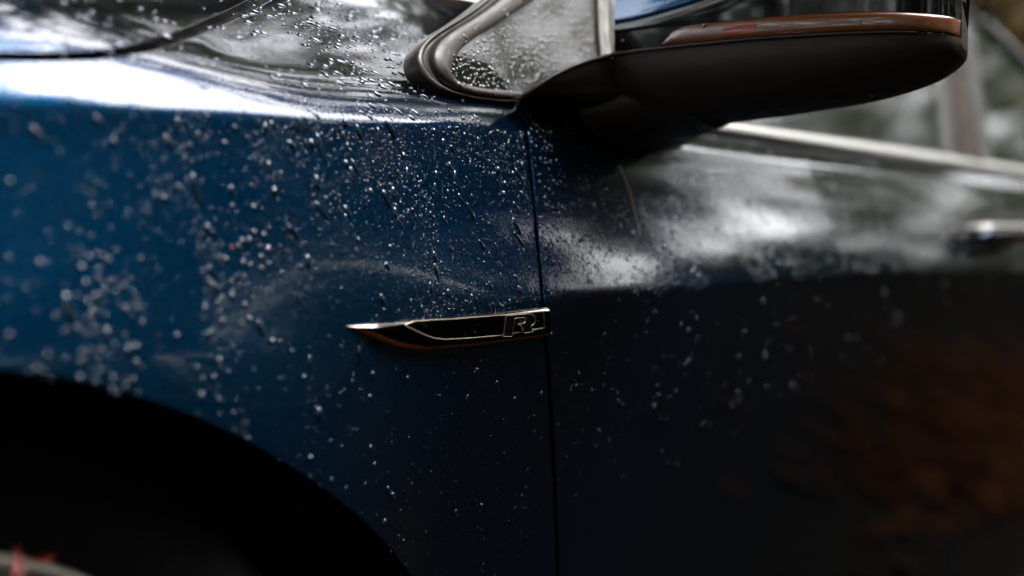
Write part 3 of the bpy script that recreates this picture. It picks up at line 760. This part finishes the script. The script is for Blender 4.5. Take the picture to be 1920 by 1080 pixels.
# end face by the door gap
e_ = [S3(np.array([c[-1]]), ys, np.array([h]))[0] for c, h in ((T_, -.002), (T_, .0015), (T2, .0045), (B2, .0045), (Bm, .0017), (Bm, -.002))]
mesh_obj('end_face', e_, [(0, 1, 2, 3, 4, 5)], DCHROME, badge)
ins = Z1c([(606, 300), (680, 270), (820, 259), (1000, 248), (1400, 211), (1742, 176), (1752, 312), (1410, 372), (1200, 392), (950, 409), (850, 402), (760, 373), (680, 338)], 620, 540, 4.364)
def plate(name, img, h0, h1, m, edge_m, bev=.00012, close=True):
    P = unp(np.array(img)[:, 0], np.array(img)[:, 1], ys, h1); P = resample(P, .0006, True)
    a = np.sum(P[:, 0]*np.roll(P[:, 1], -1) - np.roll(P[:, 0], -1)*P[:, 1])
    if a < 0: P = P[::-1].copy()
    tn = np.roll(P, -1, 0) - np.roll(P, 1, 0); tn /= np.linalg.norm(tn, axis=1, keepdims=True); o2 = np.stack([tn[:, 1], -tn[:, 0]], 1)
    n = len(P); In = P - o2*bev
    V = np.vstack([S3(P + o2*bev, ys, np.full(n, h0)), S3(P, ys, np.full(n, h1 - bev)), S3(In, ys, np.full(n, h1))])
    F = [(k*n+i, k*n+(i+1) % n, (k+1)*n+(i+1) % n, (k+1)*n+i) for k in range(2) for i in range(n)]
    r = delaunay_2d_cdt([Vector(p) for p in In], [(i, (i+1) % n) for i in range(n)], [], 1, 1e-7)
    b0 = len(V); Q = np.array([tuple(v) for v in r[0]]); V = np.vstack([V, S3(Q, ys, np.full(len(Q), h1))])
    mi = [1]*len(F)
    for t in r[2]: F.append(tuple(b0+i for i in t)); mi.append(0)
    return mesh_obj(name, V, F, None, badge, smooth=False, mats=[m, edge_m], midx=mi)
plate('insert', ins, .0040, .00455, GLOSSBLACK, DCHROME, .0002)
iw = unp(*np.array(ins + ins[:1]).T, ys, .0047); iw = resample(iw, .001)
tube('insert_rim', S3(iw, ys, np.full(len(iw), .0046)),   .00036, OUTL, badge, seg=6, cap=False)
Rz = [(350, 345), (600, 315), (800, 295), (880, 290), (930, 298), (980, 330), (1008, 370), (1018, 425), (1005, 475), (970, 525), (905, 570), (935, 630), (970, 690), (860, 708), (762, 722), (728, 630), (682, 548), (622, 524), (700, 516), (748, 506), (785, 475), (803, 425), (795, 390), (768, 372), (553, 392), (488, 800), (288, 800)]
Rz = Z1c(Rz, 920, 560, 12)
plate('letter', Rz, .0044, .0062, GLOSSBLACK, CHROME, .00016)
rw = unp(*np.array(Rz + Rz[:1]).T, ys, .0062); rw = resample(rw, .0007)
tube('letter_outline', S3(rw, ys, np.full(len(rw), .0061)),   .00027, OUTL, badge, seg=6, cap=False)
rl = unp(*np.array(Z1c([(352, 345), (322, 570), (296, 800)], 920, 560, 12)).T, ys, .006)
tube('letter_outline', S3(resample(rl, .001), ys, np.full(len(resample(rl, .001)), .0058)), .00055, OUTL, badge, seg=8)

# ------------------------------------------------ pine needle on the door, speck on the wing
STRAW, _, _ = mat('dry_needle', Base_Color=(.55, .46, .36), Roughness=.5)
ndl = W([(1160, 310), (1172, 340), (1181, 365), (1188, 395), (1199, 445)], sm=6)
nd = tube('pine_needle', S3(ndl, ys, np.full(len(ndl), .0009)), .00045, STRAW, None, seg=6)
tagp(nd, 'thin pale dry needle stuck upright on the door below the mirror', 'needle')
spk = unp(433, 464)
SPK, _, _ = mat('brown_grit', Base_Color=(.22, .12, .05), Roughness=.7)
def blob(name, c, r, m, lab, cat):
    V = []; F = []
    for i in range(7):
        for j in range(10):
            ph = math.pi*i/6; th = math.tau*j/10; rr = r*(1 + .2*math.sin(3*th + i))
            V.append((c[0] + rr*math.sin(ph)*math.cos(th), c[1] - r*.3 + .6*rr*math.cos(ph), c[2] + rr*math.sin(ph)*math.sin(th)))
    for i in range(6):
        for j in range(10): F.append((i*10+j, i*10+(j+1) % 10, (i+1)*10+(j+1) % 10, (i+1)*10+j))
    return tagp(mesh_obj(name, V, F, m), lab, cat)
blob('grit_speck', S3(spk), .0012, SPK, 'tiny round brown grit speck stuck on the blue wing', 'grit')

# ------------------------------------------------ rain drops
RINGS = [(.0, 1.0), (.35, .93), (.62, .77), (.82, .54), (.95, .27), (1.0, 0.0)]
def drop_template(seed, seg=12, lump=.18):
    rg = np.random.default_rng(seed)
    am = rg.normal(size=3) * lump * np.array([.5, .8, .6]); ph = rg.uniform(0, 6.28, 3)
    th = np.linspace(0, math.tau, seg, endpoint=False)
    R = 1 + am[0]*np.sin(th + ph[0]) + am[1]*np.sin(2*th + ph[1]) + am[2]*np.sin(3*th + ph[2])
    sk = rg.uniform(-.1, .35)
    V = [(0, 0, 1.0)]
    for (rho, hh) in RINGS[1:]:
        for k, t in enumerate(th):
            x_, y2 = rho*R[k]*math.cos(t), rho*R[k]*math.sin(t)
            V.append((x_, y2 - sk*hh*.5, hh))
    F = [(0, 1+k, 1+(k+1) % seg) for k in range(seg)]
    for r in range(len(RINGS)-2):
        for k in range(seg):
            a, b = 1 + r*seg + k, 1 + r*seg + (k+1) % seg
            F.append((a, a+seg, b+seg)); F.append((a, b+seg, b))
    return np.array(V), np.array(F)
TPL = [drop_template(100+i) for i in range(14)]
TPLS = [drop_template(200+i, seg=8) for i in range(8)]
TMESH = []
for V, F in TPL:
    me = bpy.data.meshes.new('water_drop'); me.from_pydata(V.tolist(), [], F.tolist()); me.materials.append(WATER)
    me.polygons.foreach_set('use_smooth', [True]*len(F)); me.update(); TMESH.append(me)

def frames(xz, f, lean):
    P = S3(xz, f); N = nrm(f, xz[:, 0], xz[:, 1])
    g_ = np.stack([np.sin(lean), np.zeros(len(lean)), -np.cos(lean)], 1)
    D = g_ - N*np.sum(g_*N, 1, keepdims=True); D /= np.linalg.norm(D, axis=1, keepdims=True)
    Xv = np.cross(D, N)
    return P, N, D, Xv
n_big = 0
def put_drops(parent, xz, size, aspect, lean, hgt, f=ys, big_thr=.0017, big_max=100, off=0.0, name='drop_spray'):
    """xz centres; size = half width; aspect = length/width"""
    global n_big
    wm = WATER if parent in (wing, door, bonnet, cowl) else WATERN
    P, N, D, Xv = frames(xz, f, lean)
    P = P + N*off
    big = np.zeros(len(size), bool)
    order = np.argsort(-size*np.sqrt(aspect))
    px, py = proj(P); vis = (px > 0) & (px < 1920) & (py > 0) & (py < 1080)
    o_ = [i for i in order if vis[i] and size[i] > big_thr][:big_max]
    big[o_] = True
    for i in o_:
        me = TMESH[int(rng.integers(len(TMESH)))]
        o = bpy.data.objects.new('water_drop', me); C.objects.link(o); o.parent = parent
        M = Matrix(((Xv[i][0]*size[i], D[i][0]*size[i]*aspect[i], N[i][0]*size[i]*hgt[i], P[i][0]),
                    (Xv[i][1]*size[i], D[i][1]*size[i]*aspect[i], N[i][1]*size[i]*hgt[i], P[i][1]),
                    (Xv[i][2]*size[i], D[i][2]*size[i]*aspect[i], N[i][2]*size[i]*hgt[i], P[i][2]), (0, 0, 0, 1)))
        o.matrix_parent_inverse = Matrix(); o.matrix_basis = M if parent.type != 'EMPTY' else Matrix.Translation(-parent.location) @ M
        n_big += 1
    idx = np.where(~big)[0]
    VV = []; FF = []; base = 0
    tid = rng.integers(0, len(TPLS), len(idx))
    for t in range(len(TPLS)):
        ii = idx[tid == t]
        if not len(ii): continue
        V, F = TPLS[t]
        w_ = V[None, :, 0, None]*Xv[ii][:, None]*size[ii][:, None, None] + V[None, :, 1, None]*D[ii][:, None]*(size[ii]*aspect[ii])[:, None, None] + V[None, :, 2, None]*N[ii][:, None]*(size[ii]*hgt[ii])[:, None, None] + P[ii][:, None]
        n = len(ii); VV.append(w_.reshape(-1, 3)); FF.append((F[None] + (base + np.arange(n)*len(V))[:, None, None]).reshape(-1, 3)); base += n*len(V)
    if not VV: return
    VV = np.vstack(VV); FF = np.vstack(FF)
    me = bpy.data.meshes.new(name); me.vertices.add(len(VV)); me.vertices.foreach_set('co', VV.ravel())
    me.loops.add(FF.size); me.loops.foreach_set('vertex_index', FF.ravel()); me.polygons.add(len(FF)); me.polygons.foreach_set('loop_start', np.arange(len(FF))*3)
    me.polygons.foreach_set('use_smooth', np.ones(len(FF), bool)); me.materials.append(wm); me.update(calc_edges=True)
    o = bpy.data.objects.new(name, me); C.objects.link(o); o.parent = parent; o['kind'] = 'stuff'
    if parent.type == 'EMPTY': o.location = -parent.location
def separate(xz, s, k=1.05):
    """drop the smaller of any two beads that would overlap"""
    o = np.argsort(-s); cell = {}; keep = []; g_ = .005
    for i in o:
        x, z = xz[i]; cx, cz = int(x/g_), int(z/g_); ok = True
        for a in (-1, 0, 1):
            for b in (-1, 0, 1):
                for (x2, z2, s2) in cell.get((cx+a, cz+b), ()):
                    if (x-x2)**2 + ((z-z2)*.75)**2 < (k*(s[i]+s2))**2: ok = False; break
                if not ok: break
            if not ok: break
        if ok: cell.setdefault((cx, cz), []).append((x, z, s[i])); keep.append(i)
    return xz[keep], s[keep]
def fbm(x, z, sx, sz, seed):
    return np.array([mnoise.fractal((a*sx + seed, b*sz, seed*1.7), 1.0, 2.0, 4) for a, b in zip(x, z)])
def scatter(n, box, dens, polys, smin, smax, pw, f=ys, seed=0):
    """rejection sampling in (x, z)"""
    x = rng.uniform(box[0], box[1], n*5); z = rng.uniform(box[2], box[3], n*5)
    ok = np.zeros(len(x), bool)
    ok |= inside(polys, x, z)
    x, z = x[ok], z[ok]
    d = dens(x, z); k = rng.uniform(0, 1, len(x)) < d; x, z = x[k][:n], z[k][:n]
    far_ = np.abs(x - np.interp(z, gap_door[::-1, 1], gap_door[::-1, 0])) > .0040
    x, z = x[far_], z[far_]
    s = smin*(smax/smin)**(rng.uniform(0, 1, len(x))**pw)
    return np.stack([x, z], 1), s
wing_in = resample(fender_poly, .01, True)
def gate(v, a, b): return sstep(a, b, v)
def col_streaks(x, z, seed, sx=26, sz=9):
    xw = x + .012*fbm(x, z, 14, 20, seed + 31)
    return .25 + .75*gate(fbm(xw, z, sx, sz, seed), -.18, .20)*gate(fbm(x, z, 16, 20, seed + 5), -.35, .05)
def d_mid(x, z):
    px, py = proj(S3(np.stack([x, z], 1)))
    side = gate(px, 120, 620)*.85 + .15
    lowf = 1 - gate(py, 560, 640)*.90
    up = (z < ZU(x)).astype(float)
    return np.clip(col_streaks(x, z, 3)*1.1*side*lowf*up + .02, 0, 1)
def rnd(n, a, b): return rng.uniform(a, b, n)
def go(parent, xz, s, lean0, lean1, asp, f=ys, big=60, off=0.0, thr=.0013, h=(.45, .75)):
    n = len(s)
    a = 1 + (rng.uniform(0, 1, n)**1.6)*asp*np.where(s > .0006, 1.2, .8)
    put_drops(parent, xz, s, a, rnd(n, lean0, lean1), rnd(n, *h), f, thr, big, off)
# wing side: fine spray and medium beads
A = scatter(7500, (.40, .90, .50, .845), d_mid, wing_in, .00018, .0009, 2.1)
Bq = scatter(420, (.40, .90, .55, .845), lambda x, z: d_mid(x, z)*.9, wing_in, .0009, .0027, 2.3)
def d_left(x, z):
    px, py = proj(S3(np.stack([x, z], 1)))
    m = (1 - gate(px, 430, 560))*gate(py, 380, 520)*gate(px, -60, 150)
    return np.clip(m*gate(fbm(x, z, 24, 14, 9), -.25, .2) + .03*(z < ZU(x)), 0, 1)
Cq = scatter(620, (.36, .70, .55, .80), d_left, wing_in, .0007, .0021, 1.4)
xz, s = separate(np.vstack([A[0], Bq[0]]), np.r_[A[1], Bq[1]])
go(wing, xz, s, -.05, .75, 2.2, big=60)
xz, s = separate(*Cq)
put_drops(wing, xz, s, rnd(len(s), 1.0, 1.35), rnd(len(s), -.2, .4), rnd(len(s), .6, .95), ys, .0012, 60, 0, 'blurred_drop_spray')
# thin runs of water
def runs(parent, specs, f=ys):
    for (a, b_, L_, w0) in specs:
        x, z = unp(a, b_, f); n = max(8, int(L_ / .002)); ph = rng.uniform(0, 6, 3)
        t = np.linspace(0, 1, n)
        xx = x + .0011*np.sin(t*9*L_/.04 + ph[0]) + .0006*np.sin(t*23*L_/.04 + ph[1]) + .003*t*rng.normal()
        zz = z - t*L_
        r_ = w0*(.35 + .35*np.sin(t*31 + ph[2])**2 + .9*t**6)*np.minimum(1, (1.001 - t)*12)
        o = tube('water_run', S3(np.stack([xx, zz], 1), f), r_, WATER, parent, seg=7, flat=.55)
runs(wing, [(810, 250, .045, .0007), (790, 400, .05, .0005), (848, 480, .035, .0005), (960, 395, .05, .0007), (930, 300, .03, .0005), (700, 300, .05, .0005), (620, 240, .07, .0006),
            (585, 520, .06, .0005), (505, 420, .08, .0006), (745, 690, .05, .0004), (885, 690, .06, .0004), (840, 250, .03, .0005), (660, 700, .05, .0005), (875, 330, .02, .0006), (350, 330, .06, .0006)])
runs(door, [(1045, 380, .04, .0005), (1090, 590, .06, .0004), (1230, 620, .07, .0004), (1130, 640, .05, .0004), (1350, 600, .09, .0005)])
# wing shoulder: long slanting beads
def d_sh(x, z):
    px, py = proj(S3(np.stack([x, z], 1)))
    m = (z > ZU(x) + .001)
    dens = gate(px, 250, 520)*.9 + .12
    wb = 1 - .85*np.exp(-((py - (150 + (px-200)*.075))/24)**2)
    return np.clip(m*dens*wb*gate(fbm(x, z, 30, 30, 21), -.28, .1), 0, 1)
A = separate(*scatter(1700, (.38, .90, .82, .97), d_sh, wing_in, .0003, .0018, 1.9), k=1.5)
go_sh = (A[0], A[1])
n = len(A[1])
put_drops(wing, A[0], A[1], 1.1 + rng.uniform(0, 1, n)**1.5*1.9, rnd(n, .3, .95), rnd(n, .5, .8), ys, .0013, 60, 0, 'shoulder_spray')
bp = resample(bon_poly, .01, True)
A = separate(*scatter(800, (.30, .70, .84, .98), lambda x, z: gate(fbm(x, z, 28, 30, 4), -.1, .3), bp, .0003, .0018, 1.8), k=1.5); n = len(A[1])
put_drops(bonnet, A[0], A[1], 1.1 + rng.uniform(0, 1, n)**1.5*1.6, rnd(n, .3, .95), rnd(n, .5, .8), ys, .0014, 25)
cp = resample(cow_poly, .01, True)
A = scatter(200, (.65, .90, .88, .98), lambda x, z: x*0 + .8, cp, .0003, .0016, 1.6)
go(cowl, A[0], A[1], .2, .9, 1.5, big=4)
# door
dp = resample(door_poly, .01, True)
def d_door(x, z):
    px, py = proj(S3(np.stack([x, z], 1)))
    near = gate(py, 300, 470)*(1 - gate(px, 1150, 1500)*.72) + .12
    near = np.where(px < 1080, np.maximum(near, .5), near)
    lowf = 1 - gate(z, ZL(x) + .002, ZL(x) - .006)*.955
    lowf = np.where(z < ZL(x) - .004, .05, 1.0)
    return np.clip(near*lowf*gate(fbm(x, z, 22, 12, 14), -.3, .15)*(z < ZU(x) + .02), 0, 1)
A = scatter(3300, (.84, 1.30, .55, .86), d_door, dp, .00025, .0011, 1.5)
Bq = scatter(560, (.84, 1.25, .60, .86), d_door, dp, .0008, .0017, 1.5)
def d_far(x, z): return np.clip((.25 + .75*gate(z, .80, .735))*(np.where(z < ZL(x), .06, 1.0)), 0, 1)
Cq = scatter(1300, (1.2, 2.08, .60, .855), d_far, dp, .0006, .0019, 1.5)
xz, s = separate(np.vstack([A[0], Bq[0], Cq[0]]), np.r_[A[1], Bq[1], Cq[1]])
go(door, xz, s, -.25, .35, .9, big=85)
# windows, frame, mirror, badge
qp = resample(qpoly, .01, True)
A = separate(*scatter(2000, (.70, 1.05, .84, .98), lambda x, z: x*0 + 1, qp, .0005, .0015, 1.8, f=yg))
go(q_glass, A[0], A[1], 0, .3, .3, f=yg, big=6, off=-.004)
fr_poly = np.vstack([A_ + (B_ - A_)*.32, (A_ + (B_ - A_)*.90)[::-1]])
A = scatter(260, (.65, .95, .84, .98), lambda x, z: x*0 + .9, fr_poly, .0003, .0013, 1.6, f=yg)
go(qw, A[0], A[1], .3, .9, 1.2, f=yg, big=8, off=.0036)
A = scatter(60, (.66, .87, .68, .73), lambda x, z: x*0 + 1, resample(iw, .004), .00015, .0004, 1.2)
put_drops(badge, A[0], A[1], np.full(len(A[1]), 1.3), rnd(len(A[1]), -.3, .3), np.full(len(A[1]), .7), ys, 1, 0, .00456)

# drops hanging under the mirror and on its lens
for (yv, r) in ((-.198, .0016), (-.186, .0012), (-.226, .0014), (-.231, .0010), (-.150, .0009), (-.12, .0008)):
    i = int(np.argmin(np.abs(y_ - yv)))
    me = TMESH[3]; o = bpy.data.objects.new('water_drop', me); C.objects.link(o); o.parent = mirror
    o.location = Vector((xf_[i] + .05, yv, zb_[i] + .0010)) - Vector((.93, 0, .90)); o.rotation_euler = (math.pi, 0, 0); o.scale = (r*1.4, r*2, r*1.5)
for (a, b, r) in ((1324, 49, .0016), (1401, 54, .0016), (1171, 77, .0012)):
    u, v_ = (a-960)/FPX, (HOR-b)/FPX
    xx = .9265; D = xx/(SY + u*CY); p = Vector((xx - .003, D*(CY - u*SY) - CAMW, CAMZ + v_*D))
    o = bpy.data.objects.new('water_drop', TMESH[5]); C.objects.link(o); o.parent = mirror
    o.location = p - Vector((.93, 0, .90)); o.rotation_euler = (0, -math.pi/2, 0); o.scale = (r, r, r*.8)
print('big drops', n_big)
